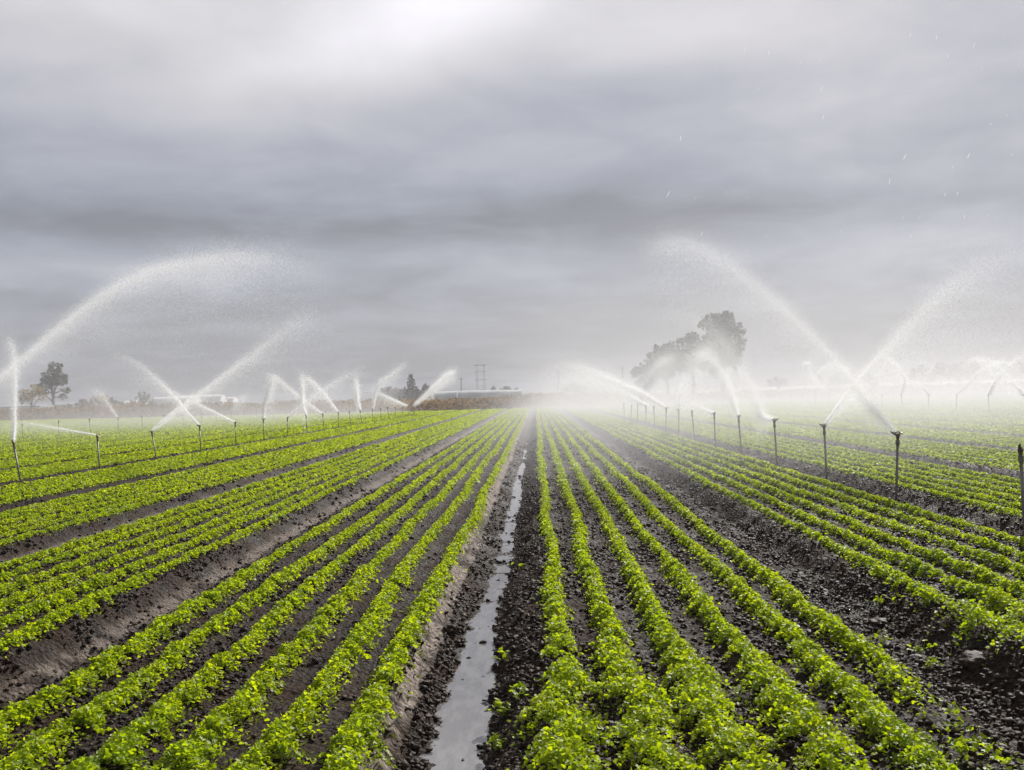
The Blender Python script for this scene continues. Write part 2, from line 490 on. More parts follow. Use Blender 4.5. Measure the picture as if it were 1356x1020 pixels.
cb = Batch()
for y0, y1, dens, smin, smax in ((2.9, 6, 7000, 0.0036, 0.022), (6, 10, 3300, 0.0048, 0.025), (10, 18, 900, 0.008, 0.031), (18, 34, 120, 0.015, 0.045)):
    w = 0.56 * y1 + 1.0
    n = int(dens * (y1 - y0) * 2 * w)
    px = RNG.uniform(-w, w, n); py = RNG.uniform(y0, y1, n)
    _, s_, u_, k_ = bed_height(px, py)
    keep = RNG.uniform(0, 1, n) < np.where(u_ < 0.42, 1.0, 0.5)
    keep &= ~((k_ == 0) & (s_ < 0) & (u_ > 0.29) & (RNG.uniform(0, 1, n) > 0.08))
    keep &= ~((k_ < 0) & (s_ < 0) & (u_ > 0.04) & (u_ < 0.27) & (RNG.uniform(0, 1, n) > 0.25))
    keep &= RNG.uniform(0, 1, n) < 0.55 + 1.2 * vnoise(px * 2.2, py * 2.2, 51)
    px, py = px[keep], py[keep]
    sz = smin + (smax - smin) * RNG.uniform(0, 1, len(px)) ** 3.6
    pz = ground_z(px, py) + sz * 0.25
    ok = pz > WATER_Z + 0.010
    ok |= (_hash(np.arange(len(px)), np.arange(len(px)), 77) < 0.035)
    pos = np.stack([px, py, pz], -1)[ok]
    cb.add(clods(pos, sz[ok]))
me = cb.mesh('soil_crumbs', M_clod)
print('clod tris', len(me.polygons))
tag(link('soil_crumbs', me), 'dark crumbly soil lumps over the furrows and beds', 'soil', kind='stuff')

def ground_hit(x, y):
    """World ground point under a photo pixel (bed top height)."""
    r = CAMROT @ Vector(((x - 678) / F, -(y - 510) / F, -1.0))
    z = 0.0
    for _ in range(6):
        k = (z - EYE) / r.z
        z = float(ground_z(np.array(r.x * k), np.array(r.y * k)))
    return Vector((r.x * k, r.y * k, z))

def lump(name, px, py, rad, mat, label, cat, squash=0.6, seed=0):
    p = ground_hit(px, py)
    rng = np.random.default_rng(seed)
    v, f = IV.copy(), IF.copy()
    for _ in range(3):          # subdivide and roughen
        e = {}
        vl = [tuple(q) for q in v]; nf = []
        def mid(a, b):
            k = (min(a, b), max(a, b))
            if k not in e:
                m = (np.array(vl[a]) + np.array(vl[b])); m /= np.linalg.norm(m)
                e[k] = len(vl); vl.append(tuple(m))
            return e[k]
        for a, b, c in f:
            ab, bc, ca = mid(a, b), mid(b, c), mid(c, a)
            nf += [(a, ab, ca), (b, bc, ab), (c, ca, bc), (ab, bc, ca)]
        v, f = np.array(vl), np.array(nf)
    r = 1 + 0.55 * vnoise(v[:, 0] * 1.7 + v[:, 2] * 1.1 + seed * 9, v[:, 1] * 1.7 - v[:, 2], seed) + 0.28 * vnoise(v[:, 0] * 5 + v[:, 2] * 4, v[:, 1] * 5 + seed * 3 + v[:, 2] * 2, seed + 5)
    v = v * r[:, None] * np.array([1.15, 0.9, squash]) * rad
    me = np_mesh(name, v, f, mat)
    o = link(name, me, loc=p + Vector((0, 0, rad * squash * 0.45)))
    o.rotation_euler = (0, 0, seed * 1.3)
    tag(o, label, cat)

lump('soil_clod', 1290, 893, 0.085, M_clod, 'large dark soil clod beside the leafy patch at the broken bed', 'clod', 0.5, 1)
lump('soil_clod', 600, 840, 0.036, M_clod, 'round dark clod sitting in the water at the left edge of the ditch', 'clod', 0.8, 2)
lump('soil_clod', 640, 853, 0.028, M_clod, 'small dark clod standing alone in the ditch water', 'clod', 0.8, 3)
lump('soil_clod', 622, 836, 0.034, M_clod, 'dark clod at the narrow neck of the ditch water', 'clod', 0.7, 4)
lump('soil_clod', 888, 1013, 0.05, M_clod, 'blackish angular clod between leafy plants at the near end of the rows', 'clod', 0.6, 5)
lump('soil_clod', 1165, 828, 0.07, M_clod, 'broad dark clod in the bare furrow below the broken crop row', 'clod', 0.45, 6)
lump('stone', 1214, 872, 0.03, M_stone, 'small pale stone lying in the dark furrow among seedlings', 'stone', 0.5, 7)

# seedlings that stand by themselves on bare soil
def seedling(px, py, n, label, size=0.03, h=0.06):
    p = ground_hit(px, py)
    root = empty('seedling', p)
    tag(root, label, 'seedling', 'stray seedlings on bare soil')
    pos = np.stack([RNG.normal(0, h * 0.55, n), RNG.normal(0, h * 0.55, n), RNG.uniform(h * 0.45, h * 1.2, n)], -1)
    v, f = leaves(pos, size * RNG.uniform(0.7, 1.3, n), 0.5, LOBED)
    link('leaves', np_mesh('leaves', v, f, M_crop), root)
    mb = MB()
    for q in pos[:6]: mb.ring_tube([(0, 0, -0.01), (q[0] * 0.5, q[1] * 0.5, q[2] * 0.6), tuple(q)], [0.0022, 0.0018, 0.001], 5)
    link('stem', mb.mesh('stem', M_crop), root)

for a in ((1163, 808, 12, 'lone seedling in the bare furrow just under the broken crop row'),
          (1190, 815, 9, 'tiny seedling right of another on the dark furrow slope'),
          (1222, 862, 22, 'tall seedling behind the pale stone in the furrow'),
          (1232, 885, 16, 'leafy seedling in front of the pale stone in the furrow'),
          (1140, 858, 7, 'two-leaf seedling midway across the bare right furrow'),
          (1167, 852, 8, 'small seedling beside the broad dark clod in the furrow'),
          (687, 756, 8, 'seedling alone on the shaded bank right of the ditch'),
          (668, 878, 9, 'sprig at the water edge on the shaded bank'),
          (668, 945, 26, 'leafy tuft overhanging the right edge of the ditch water'),
          (656, 990, 20, 'low tuft by the rippled near end of the ditch water'),
          (690, 926, 22, 'bushy tuft on the bank between ditch and first crop row'),
          (1275, 1002, 22, 'leafy clump on bare soil past the end of the sixth row'),
          (1225, 992, 18, 'straggling clump near the end of the sixth row')):
    seedling(*a)

# ------------------------------------------------------------------ sprinklers
ORD = ('first second third fourth fifth sixth seventh eighth ninth tenth eleventh twelfth thirteenth fourteenth fifteenth sixteenth seventeenth '
       'eighteenth nineteenth twentieth twenty-first twenty-second twenty-third twenty-fourth').split()
RISE = 0.98                    # riser length from the furrow floor

def sprinkler_proto():
    r = empty('sprinkler', (0, 0, 0))
    MB().ring_tube([(0, 0, -0.1), (0, 0, RISE - 0.12)], [0.0175, 0.0175], 12).build('riser', M_riser, r, True)
    MB().ring_tube([(0, 0, RISE - 0.13), (0, 0, RISE - 0.125), (0, 0, RISE - 0.06), (0, 0, RISE - 0.055)], [0.018, 0.026, 0.026, 0.016], 12).build('coupling', M_riser, r)
    h = MB().ring_tube([(0, 0, RISE - 0.06), (0, 0, RISE - 0.02), (0, 0, RISE), (0, 0, RISE + 0.03)], [0.018, 0.024, 0.03, 0.012], 10)
    # impact bridge over the body
    h.ring_tube([(0.024, 0, RISE - 0.01), (0.028, 0, RISE + 0.04), (0.0, 0, RISE + 0.06), (-0.028, 0, RISE + 0.04), (-0.024, 0, RISE - 0.01)], [0.007] * 5, 6)
    hd = h.build('head', M_brass, r)
    MB().ring_tube([(0.0, 0, RISE - 0.005), (0.06, 0, RISE + 0.03), (0.09, 0, RISE + 0.05)], [0.015, 0.013, 0.008], 8).build('nozzle', M_brass, hd)
    MB().ring_tube([(-0.055, 0, RISE + 0.03), (0.0, 0, RISE + 0.04), (0.06, 0.012, RISE + 0.05)], [0.01, 0.006, 0.007], 6).build('swing_arm', M_brass, hd)
    return r
PROTO = sprinkler_proto()
_used = [False]

def copy_tree(o, parent=None):
    c = o.copy(); C.objects.link(c); c.parent = parent
    for ch in list(o.children): copy_tree(ch, c)
    return c

def post(x, y, label, group, lean=(0, 0), azim=0.0, scale=1.0):
    o = PROTO if not _used[0] else copy_tree(PROTO)
    _used[0] = True
    z = -0.16
    o.location = (x, y, z)
    R = Matrix.Rotation(lean[0], 3, 'Y') @ Matrix.Rotation(lean[1], 3, 'X') @ Matrix.Rotation(azim, 3, 'Z')
    o.rotation_euler = R.to_euler()
    o.scale = (1, 1, scale)
    tag(o, label, 'sprinkler', group)
    return Vector((x, y, z)) + R @ Vector((0, 0, (RISE + 0.03) * scale))

XL = FUR0 - 4 * PITCHX         # line of posts on the left
XR = FUR0 + 2 * PITCHX         # line of posts on the right
XRR = FUR0 + 8 * PITCHX
XLL = FUR0 - 10 * PITCHX
POST = {}
fx = lambda X, xoff: F * abs(X) / xoff
leanL = [0.0, -0.20, -0.10, -0.21, -0.07, -0.04, -0.02, -0.03, -0.09, -0.10, -0.04, -0.16, -0.18, 0.02, -0.03, -0.14, -0.09, -0.02, -0.08, 0.03, 0.0]
for i in range(20):
    inv = 1.445e-3 + 0.2605e-3 * (i - 1)
    y = fx(XL, 1 / inv)
    if i == 0: lab = 'nearest sprinkler post of the line on the left'
    POST['L', i] = post(XL, y, f'dark metal sprinkler post, {ORD[i]} from the near end of the line left of the ditch', 'sprinkler posts left of the ditch',
                        (leanL[i] * 0.8 + 0.03, RNG.normal(0, 0.03)), azim=RNG.uniform(0, 6), scale=1.0 + RNG.normal(0, 0.02))
leanR = [-0.05, 0.03, -0.05, -0.06, -0.07, -0.03, -0.1, 0.0, 0.02, -0.04, 0.03, 0.0, 0.05, -0.05, 0.02, 0, 0, 0]
for i in range(14):
    inv = 1.555e-3 + 0.545e-3 * i
    y = fx(XR, 1 / inv) * (1.008 if i == 0 else 1.0)
    POST['R', i] = post(XR + (-0.04, -0.10, 0)[min(i, 2)], y, f'dark metal sprinkler post, {ORD[i]} from the near end of the line right of the ditch', 'sprinkler posts right of the ditch',
                        (leanR[i] + 0.03, RNG.normal(0, 0.02)), azim=RNG.uniform(0, 6), scale=1.0)
for i in range(14):
    inv = 1.56e-3 + 0.1302e-3 * i
    y = fx(XRR, 1 / inv)
    POST['RR', i] = post(XRR, y, f'faint sprinkler post in the mist, {ORD[i]} from the near end of the far right line', 'sprinkler posts of the far right line',
                         (RNG.normal(0, 0.05), 0), azim=RNG.uniform(0, 6))
for i in range(14):
    inv = 1.45e-3 + 0.112e-3 * i
    y = fx(XLL, 1 / inv)
    POST['LL', i] = post(XLL, y, f'faint sprinkler post in the mist, {ORD[i]} from the near end of the far left line', 'sprinkler posts of the far left line',
                         (RNG.normal(0, 0.05), 0), azim=RNG.uniform(0, 6))

# ------------------------------------------------------------------ water jets: clouds of droplets thrown along an arc
TV = np.array([(1, 0, 0.15), (-0.5, 0.87, -0.1), (-0.5, -0.87, 0)], float)
TF = np.array([(0, 1, 2)])

def droplets(pos, size, rng):
    n = len(pos)
    q = rng.normal(0, 1, (n, 4)); q /= np.linalg.norm(q, axis=1)[:, None]
    w, x, y, z = q.T
    R = np.stack([1 - 2 * (y * y + z * z), 2 * (x * y - z * w), 2 * (x * z + y * w), 2 * (x * y + z * w), 1 - 2 * (x * x + z * z), 2 * (y * z - x * w),
                  2 * (x * z - y * w), 2 * (y * z + x * w), 1 - 2 * (x * x + y * y)], -1).reshape(n, 3, 3)
    v = np.einsum('nij,kj->nki', R, TV) * size[:, None, None] + pos[:, None]
    f = TF[None] + (np.arange(n) * 3)[:, None, None]
    return v.reshape(-1, 3), f.reshape(-1, 3)

def catmull(P, t):
    P = np.asarray(P, float)
    P = np.vstack([2 * P[0] - P[1], P, 2 * P[-1] - P[-2]])
    n = len(P) - 3
    s = np.clip(t * n, 0, n - 1e-6); i = s.astype(int); u = (s - i)[:, None]
    a, b, c, d = P[i], P[i + 1], P[i + 2], P[i + 3]
    return 0.5 * (2 * b + (c - a) * u + (2 * a - 5 * b + 4 * c - d) * u ** 2 + (3 * b - a - 3 * c + d) * u ** 3)

ORIGIN_NAME = {'L': 'line left of the ditch', 'R': 'line right of the ditch', 'RR': 'far right line', 'LL': 'far left line'}
_seed = [100]
def jet(key, pts, n, r0, r1, label, drift=0.0, fall=0.0, core=0.35, away=0.0, fade=1.4, rpow=1.3, tail=0.6, group='sprinkler jets'):
    """PTS: photo pixels the jet passes after its nozzle; r0, r1: half-widths in pixels at the ends; FALL: pixels that mist drops under the arc."""
    _seed[0] += 1
    n = int(n * 3.6)
    rng = np.random.default_rng(_seed[0])
    p0 = POST[key] if not isinstance(key, Vector) else key
    depth = p0.y
    P = [tuple(p0)] + [tuple(at(x, y, depth + away * (i + 1) / len(pts))) for i, (x, y) in enumerate(pts)]
    m = depth / F                                     # metres per pixel there
    t = rng.uniform(0, 1, n) ** (0.85 * fade)
    t = t[rng.uniform(0, 1, n) < 0.12 + 0.88 * smooth(1.0, tail, t)]; n = len(t)
    c = catmull(P, t)
    rad = (r0 + (r1 - r0) * t ** rpow) * m
    k = rng.uniform(0, 1, n)
    g = rng.normal(0, 1, (n, 3)) * rad[:, None] * np.where(k < core, 0.32, 0.75)[:, None]
    pos = c + g
    dr = rng.exponential(1.0, n) * fall * m * t ** 1.1 * (rng.uniform(0, 1, n) > 0.42)
    pos[:, 2] -= dr
    pos[:, 0] += drift * m * t * rng.uniform(0.2, 1.0, n) * (0.3 + dr / (fall * m + 1e-6) if fall else 1.0)
    pos[:, 2] = np.maximum(pos[:, 2], 0.05)
    # fine breakup: streaky gaps along the jet
    size = 0.225 * m * F / 982.0 * 1.0 * rng.uniform(0.6, 1.35, n)
    v, f = droplets(pos - np.array(p0), size, rng)
    o = link('water_jet', np_mesh('water_jet', v, f, M_spray), loc=p0)
    tag(o, label, 'water jet', group)
    return o

# right line
jet(('R', 2), [(1128, 514), (1170, 466), (1212, 422), (1258, 380), (1310, 350), (1380, 322)], 52000, 1.6, 34, 'long white jet shooting up and right across the far right of the field', 10, 70, 0.42, -3, 1.2, 1.6)
jet(('R', 1), [(1168, 552), (1146, 526), (1112, 484), (1070, 440), (1020, 394), (965, 350), (905, 322), (850, 335)], 120000, 2.2, 34, 'white jet from the second right post, rising left into a huge misty arch', -10, 85, 0.4, 6, 0.72, 1.3, tail=0.9)
jet(('R', 3), [(1010, 551), (1002, 530), (985, 495), (960, 452), (925, 420), (880, 415)], 42000, 3.5, 26, 'splashing jet with a white burst at its nozzle, curling up and left', -12, 60, 0.4, 3, 0.95, 1.2)
jet(('R', 4), [(969, 522), (957, 492), (938, 470), (912, 480), (892, 505)], 30000, 2.2, 24, 'jet bending over into a bright peak in front of the grey trees', -8, 40, 0.4, -2, 0.9, 1.2)
jet(('R', 5), [(938, 544), (925, 538), (905, 528), (870, 515)], 7000, 1.5, 10, 'short flat jet pointing left from the sixth right post', -4, 14, 0.5, 3, 1.5)
jet(('R', 7), [(905, 512), (932, 468), (950, 455)], 15000, 2.5, 18, 'jet rising right to meet the bright peak by the grey trees', -8, 40, 0.35, -2, 0.9)
jet(('R', 8), [(850, 520), (820, 507), (790, 494), (755, 486), (715, 492)], 42000, 2.5, 20, 'low arching jet drifting left over the middle rows', -20, 26, 0.4, 3, 1.0)
jet(('R', 10), [(830, 522), (795, 508), (760, 503), (720, 510)], 30000, 2.5, 16, 'faint low jet drifting left behind another over the middle rows', -22, 20, 0.4, 3, 1.0)
jet(('R', 11), [(862, 500), (880, 478), (900, 468)], 20000, 3, 18, 'blurred distant jet leaning right below the left grey tree', -5, 26, 0.4, 3, 1.0)
# far right line
jet(('RR', 4), [(1198, 500), (1182, 478), (1165, 470)], 7000, 1.2, 6, 'thin jet curving up and left from a far right post', -3, 12, 0.5, 2, 1.1, group='far right jets')
jet(('RR', 3), [(1222, 512), (1205, 506), (1185, 503)], 4500, 1.2, 5, 'short low jet pointing left from a far right post', -3, 10, 0.5, 2, 1.1, group='far right jets')
jet(('RR', 8), [(1068, 487), (1075, 480)], 6500, 1.5, 6, 'short upright jet between the grey trees and the long white jet', -3, 14, 0.5, 2, 1.0, group='far right jets')
jet(('RR', 7), [(1085, 500), (1100, 484), (1118, 490), (1132, 505)], 12000, 1.5, 9, 'small jet that breaks into a bright puff near the long jet base', 0, 18, 0.4, 2, 0.9, group='far right jets')
jet(('RR', 6), [(1158, 508), (1169, 486)], 4500, 1.5, 6, 'faint upright jet behind the crossing jets of the right line', 0, 10, 0.4, 2, 1.0, group='far right jets')
jet(('RR', 1), [(1318, 505), (1340, 482), (1370, 460)], 12000, 1.3, 7, 'straight jet climbing right near the far right edge', 2, 20, 0.5, 2, 1.1, group='far right jets')
jet(('RR', 2), [(1290, 500), (1312, 484), (1335, 482), (1360, 500)], 14000, 1.5, 9, 'jet arching right over a white puff near the far right edge', 2, 22, 0.45, 2, 1.0, group='far right jets')
jet(('RR', 0), [(1345, 510), (1318, 484), (1290, 478), (1268, 500)], 16000, 1.5, 12, 'jet falling left into a white puff near the far right edge', -4, 24, 0.4, 2, 0.9, group='far right jets')
# left line
jet(('L', 0), [(-60, 540), (0, 497), (50, 456), (100, 415), (150, 381), (205, 357), (270, 345), (340, 341), (410, 350)], 100000, 1.8, 20, 'great arc of water sweeping high over the left of the field', 30, 45, 0.42, -4, 0.85, 1.3, tail=0.75)
jet(('L', 1), [(20, 560), (21.5, 520), (22, 485), (19, 458), (12, 445)], 26000, 2.0, 10, 'upright jet from the leaning post at far left', -22, 30, 0.5, 1, 1.1)
jet(('L', 2), [(95, 570), (65, 565), (35, 560), (10, 559)], 4200, 1.0, 3.5, 'thin flat jet pointing left above the green field', 0, 5, 0.5, 1, 1.3)
jet(('L', 3), [(226, 549), (258, 526), (298, 496), (340, 465), (384, 432), (420, 408)], 30000, 1.2, 15, 'long straight jet climbing right in front of the white greenhouses', 4, 22, 0.42, -4, 1.05, 1.7)
jet(('L', 4), [(246, 543), (232, 526), (206, 500), (172, 476), (140, 470)], 17000, 1.2, 12, 'jet climbing left, crossing the long straight jet at the greenhouses', -6, 22, 0.5, 2, 1.1, 1.6)
jet(('L', 5), [(283, 545), (260, 534), (232, 520), (200, 503), (170, 500)], 9000, 1.1, 9, 'thin low jet running left over the greenhouse roofs', -6, 14, 0.5, 2, 1.3, 1.6)
jet(('L', 6), [(352, 528), (360, 508), (367, 496)], 9000, 1.4, 8, 'steep jet leaning right from the seventh left post', -2, 26, 0.45, 1, 1.0)
jet(('L', 8), [(400, 530), (400, 508), (399, 490)], 11000, 1.8, 8, 'upright jet from a mid-distance left post', 3, 26, 0.45, 1, 1.0)
jet(('L', 9), [(395, 524), (368, 502), (350, 495)], 8000, 1.4, 8, 'jet slanting up and left across two upright jets', -3, 18, 0.45, 1, 1.0)
jet(('L', 10), [(430, 522), (413, 505), (404, 500)], 8000, 1.5, 8, 'jet slanting up and left beside an upright jet', -3, 22, 0.45, 1, 1.0)
jet(('L', 7), [(410, 530), (445, 506), (485, 483)], 10000, 1.5, 10, 'faint long jet slanting up and right over the mist', 3, 14, 0.4, 1, 0.95)
jet(('L', 12), [(473, 525), (472, 510), (471, 497)], 8000, 1.8, 7, 'short upright jet left of the dark conifer', 0, 20, 0.45, 1, 1.0)
jet(('L', 13), [(500, 512), (520, 495), (541, 477)], 9000, 1.5, 8, 'jet slanting up and right just left of the dark conifer', 0, 12, 0.45, 1, 1.05)
jet(('L', 18), [(522, 530), (505, 522), (488, 514)], 6000, 1.3, 7, 'low jet trailing left under the dark conifer', -4, 12, 0.45, 1, 1.0)
jet(('L', 19), [(566, 521), (580, 508), (594, 496), (604, 489)], 15000, 2.2, 7.5, 'bright white jet climbing right in front of the brown weeds', 0, 8, 0.45, -2, 0.95)
for i, (dx, dy) in {3: (-22, -24), 6: (20, -22), 9: (24, -18)}.items():
    p = POST['LL', i]
    xo = 710 - 1 / (1.45e-3 + 0.112e-3 * i)
    jet(('LL', i), [(xo + dx * .6, 540 + dy * .6), (xo + dx * 1.2, 540 + dy)], 2600, 1.2, 9, f'pale short jet from the {ORD[i]} post of the far left line', 0, 14, 0.3, 1, 1.0, group='far left jets')

# stray drops falling close to the camera
rngd = np.random.default_rng(12)
mb = MB()
spots = [(885, 257), (921, 262), (1251, 258), (1268, 256), (1283, 206), (1312, 165), (1127, 411), (1012, 225), (990, 262), (1145, 49), (1048, 78), (1088, 118), (1198, 208), (1218, 288), (1277, 288), (802, 66), (1333, 153), (1330, 50),
         (1350, 85), (1300, 92), (1340, 205), (1178, 240), (1005, 118), (1136, 124), (1240, 50), (1290, 60)] + [(rngd.uniform(900, 1356), rngd.uniform(10, 330)) for _ in range(18)]
for i, (x, y) in enumerate(spots):
    p = at(x, y, rngd.uniform(5, 9))
    L, r = rngd.uniform(0.008, 0.020), rngd.uniform(0.0015, 0.0030)
    d = Vector((0.35 + rngd.normal(0, .12), 0, 1)).normalized() * L
    mb.ring_tube([p - d, p - d * .6, p, p + d * .6, p + d], [r * .2, r * .8, r, r * .75, r * .15], 6)
tag(mb.build('water_drops', M_spray), 'scattered falling water drops in the air at upper right', 'drops', kind='stuff')

# ------------------------------------------------------------------ background beyond the field
def foliage_blobs(blobs, n, size, tilt, mat, rng, holes=0.0):
    pos = []
    tot = sum((b[3] * b[4] * b[5]) ** .75 for b in blobs)
    for cx, cy, cz, rx, ry, rz in blobs:
        k = max(6, int(n * (rx * ry * rz) ** .75 / tot))
        d = rng.normal(0, 1, (k, 3)); d /= np.linalg.norm(d, axis=1)[:, None]
        r = rng.uniform(0.25, 1.0, k) ** 0.5 * (1 + 0.35 * vnoise(d[:, 0] * 2.5 + cx, d[:, 2] * 2.5 + cz + d[:, 1], 3))
        pos.append(np.array((cx, cy, cz)) + d * r[:, None] * np.array((rx, ry, rz)))
    pos = np.concatenate(pos)
    return leaves(pos, size * rng.uniform(0.6, 1.4, len(pos)), tilt, DIAMOND, rng)

def tree(name, px, py_base, depth, h, blobs, n, leaf, mat, label, cat='tree', trunk_r=0.25, limbs=6, seed=1, group=None, trunk_to=0.7):
    """blobs: (dx, dz, rx, rz) as shares of the height; depth spread follows."""
    rng = np.random.default_rng(seed)
    p = at(px, py_base, depth); p.z = float(ground_z(np.array(p.x), np.array(p.y)))
    root = empty(name, p)
    tag(root, label, cat, group)
    B = [(dx * h, rng.uniform(-0.1, 0.1) * h, dz * h, rx * h, (rx + rz) * 0.5 * h, rz * h) for dx, dz, rx, rz in blobs]
    Bc = []
    for cx, cy, cz, rx, ry, rz in B:
        Bc.append((cx, cy, cz, rx * .72, ry * .72, rz * .72))
        for _ in range(14):
            d = rng.normal(0, 1, 3); d /= np.linalg.norm(d)
            q = rng.uniform(0.2, 0.48)
            Bc.append((cx + d[0] * rx * .95, cy + d[1] * ry * .95, cz + d[2] * rz * .95, rx * q, ry * q, rz * q))
    v, f = foliage_blobs(Bc, n, leaf, 0.9, mat, rng)
    link('crown', np_mesh('crown', v, f, mat), root)
    mb = MB()
    top = (rng.uniform(-.02, .02) * h, 0, trunk_to * h)
    mb.ring_tube([(0, 0, -0.3), (0.01 * h, 0, 0.2 * h), (0.0, 0.01 * h, 0.42 * h), top], [trunk_r * 1.3, trunk_r, trunk_r * 0.7, trunk_r * 0.15], 8)
    for i in range(limbs):
        b = B[i % len(B)]
        z0 = rng.uniform(0.18, 0.45) * h
        mb.ring_tube([(0, 0, z0), (b[0] * 0.45, b[1] * 0.5, z0 + (b[2] - z0) * 0.55), (b[0], b[1], b[2])], [trunk_r * 0.55, trunk_r * 0.33, trunk_r * 0.1], 6)
    mb.build('trunk', M_bark, root, True)
    return root

BG = 205.0
tree('tree', 70, 540, BG, 11.8, [(-.12, .50, .13, .09), (.05, .78, .10, .09), (-.03, .92, .06, .06), (.16, .66, .10, .10), (.0, .60, .14, .10), (-.19, .42, .09, .06), (.22, .46, .09, .06), (-.10, .68, .10, .09), (.10, .90, .06, .05), (.15, .82, .06, .06), (.2, .35, .07, .05)],
     5200, 0.27, M_euc, 'tall airy grey-green tree with gaps in its crown at far left', seed=3, trunk_r=0.32, limbs=11)
tree('tree', 42, 541, BG - 12, 6.6, [(-.2, .66, .22, .16), (.08, .82, .22, .16), (.25, .66, .16, .14), (-.02, .62, .2, .12), (-.32, .5, .12, .1)],
     700, 0.34, M_yell, 'small tree with sparse yellow leaves left of the airy tree', seed=4, trunk_r=0.14, limbs=8)
for i, (px, pyb, h, w, mt, lab) in enumerate(((112, 541, 3.6, 1.0, M_scrub, 'low brown shrub just right of the airy tree'),
        (133, 541, 4.4, 0.9, M_yell, 'yellowish shrub standing a little above its brown neighbours'), (150, 541, 3.4, 1.2, M_scrub, 'wide brown shrub midway between the airy tree and greenhouses'),
        (190, 541, 4.6, 1.0, M_scrub, 'pale leafless shrub at the left end of the white greenhouses'), (90, 541, 2.6, 1.2, M_scrub, 'squat shrub at the foot of the airy tree'))):
    tree('shrub', px, pyb, BG - 15 + i * 3, h, [(-.25 * w, .45, .28 * w, .3), (.22 * w, .5, .28 * w, .32), (0, .7, .25 * w, .24)], 420, 0.36, mt, lab, 'shrub', 0.06, 6, 20 + i, 'shrubs along the far left edge', 0.8)

# farm trees and houses left of the pylon
D2 = 300.0
tree('conifer_tree', 545, 527, D2, 9.4, [(0, .08 + .11 * i, .30 - .034 * i, .085) for i in range(8)], 1900, 0.5, M_conif, 'dark pointed conifer among the far roofs', seed=8, trunk_r=0.3, limbs=0, trunk_to=0.98)
for i, (px, h, w, lab) in enumerate(((504, 4.6, 1.2, 'rounded dark tree at the left end of the far roofs'), (516, 5.2, 1.2, 'rounded dark tree between the left roof and the end tree'),
        (555, 4.0, .9, 'low dark tree touching the right of the conifer'), (565, 5.9, .7, 'narrow dark tree standing alone right of the conifer'),
        (637, 2.9, 2.4, 'flat dark tree clump at the foot of the pylon'), (616, 2.6, 1.2, 'low dark bush left of the pylon'), (654, 4.3, .5, 'small upright tree right of the pylon'),
        (672, 4.2, 1.5, 'spreading bare-looking tree right of the pylon'), (685, 3.6, 1.0, 'thin hazy tree beside the spreading bare-looking one'), (760, 5.2, 1.6, 'dim round tree in the mist over the middle rows'))):
    tree('far_tree', px, 526, D2 + 10 + i * 2, h, [(-.2 * w, .55, .22 * w, .3), (.18 * w, .5, .22 * w, .28), (0, .74, .2 * w, .24)], 520, 0.5, M_round, lab, 'tree', 0.18, 5, 40 + i, 'far trees by the roofs', 0.75)

def house(px, depth, w, d, h, rh, label, wall=M_wall, roof=M_roof):
    p = at(px, 520, depth); p.z = 0.2
    r = empty('house', p)
    tag(r, label, 'house')
    MB().box((-w / 2, -d / 2, -0.5), (w / 2, d / 2, h)).build('wall', wall, r)
    rf = MB().prism([(-d / 2 - .4, h - 0.1), (0, h + rh), (d / 2 + .4, h - 0.1)], -w / 2 - .4, w / 2 + .4).build('roof', roof, r)
    MB().box((w * .2, -.3, h + rh * .4), (w * .2 + .6, .3, h + rh + .6)).build('chimney', wall, rf)
    for s in (-.28, .0, .28):
        if s == 0: MB().box((-.5, -d / 2 - .06, -0.4), (.5, -d / 2 + .02, 2.0)).build('door', M_dark, r)
        else: MB().box((s * w - .6, -d / 2 - .05, .9), (s * w + .6, -d / 2 + .02, 2.1)).build('window', M_dark, r)
house(530, D2 + 6, 6, 6, 2.6, 1.7, 'dark-roofed farmhouse just left of the conifer')
house(519, D2 + 40, 6, 6, 3.0, 1.6, 'smaller grey roof partly behind the farmhouse', M_grey)

def greenhouse(px0, px1, depth, top_px, label, mat=M_white, ribs=16, base=0.2, span=6.0):
    a, b = at(px0, 530, depth), at(px1, 530, depth)
    h = at((px0 + px1) / 2, top_px, depth).z - base
    L = b.x - a.x
    r = empty('greenhouse', ((a.x + b.x) / 2, depth, base))
    tag(r, label, 'greenhouse', 'low white greenhouses beyond the field')
    arc = [(-span / 2, -0.4)] + [(-span / 2 * math.cos(math.pi * i / 10), h * 0.45 + h * 0.55 * math.sin(math.pi * i / 10)) for i in range(11)] + [(span / 2, -0.4)]
    MB().prism(arc, -L / 2, L / 2).build('cover', mat, r)
    for i in range(ribs + 1):
        x = -L / 2 + L * i / ribs
        ring = [(x, y * 1.012, z * 1.012) for y, z in arc]
        MB().ring_tube(ring, [0.07] * len(ring), 5).build('hoop', M_grey, r)
    MB().box((-L / 2 - .06, -1.1, -0.3), (-L / 2 + .02, 1.1, h * 0.6)).build('door', M_grey, r)

greenhouse(206, 262, 250, 525.5, 'bright white plastic greenhouse right of the shrubs', ribs=10)
greenhouse(236, 296, 262, 523.5, 'long white greenhouse behind the crossing jets', ribs=10)
greenhouse(286, 312, 275, 526.0, 'short pale greenhouse at the right end of the white ones', ribs=6)
greenhouse(168, 192, 255, 530.5, 'thin sliver of white roof left of the white greenhouses', ribs=5)
for i, (a, b, tp, dd) in enumerate(((577, 606, 518.5, 280), (604, 634, 517.5, 284), (632, 662, 517, 282), (660, 692, 516.5, 286))):
    greenhouse(a, b, dd, tp, ('grey greenhouse in front of the low bush', 'grey greenhouse left of the pylon foot', 'grey greenhouse under the pylon', 'grey greenhouse under the spreading bare-looking tree')[i], M_grey, 9, span=7)

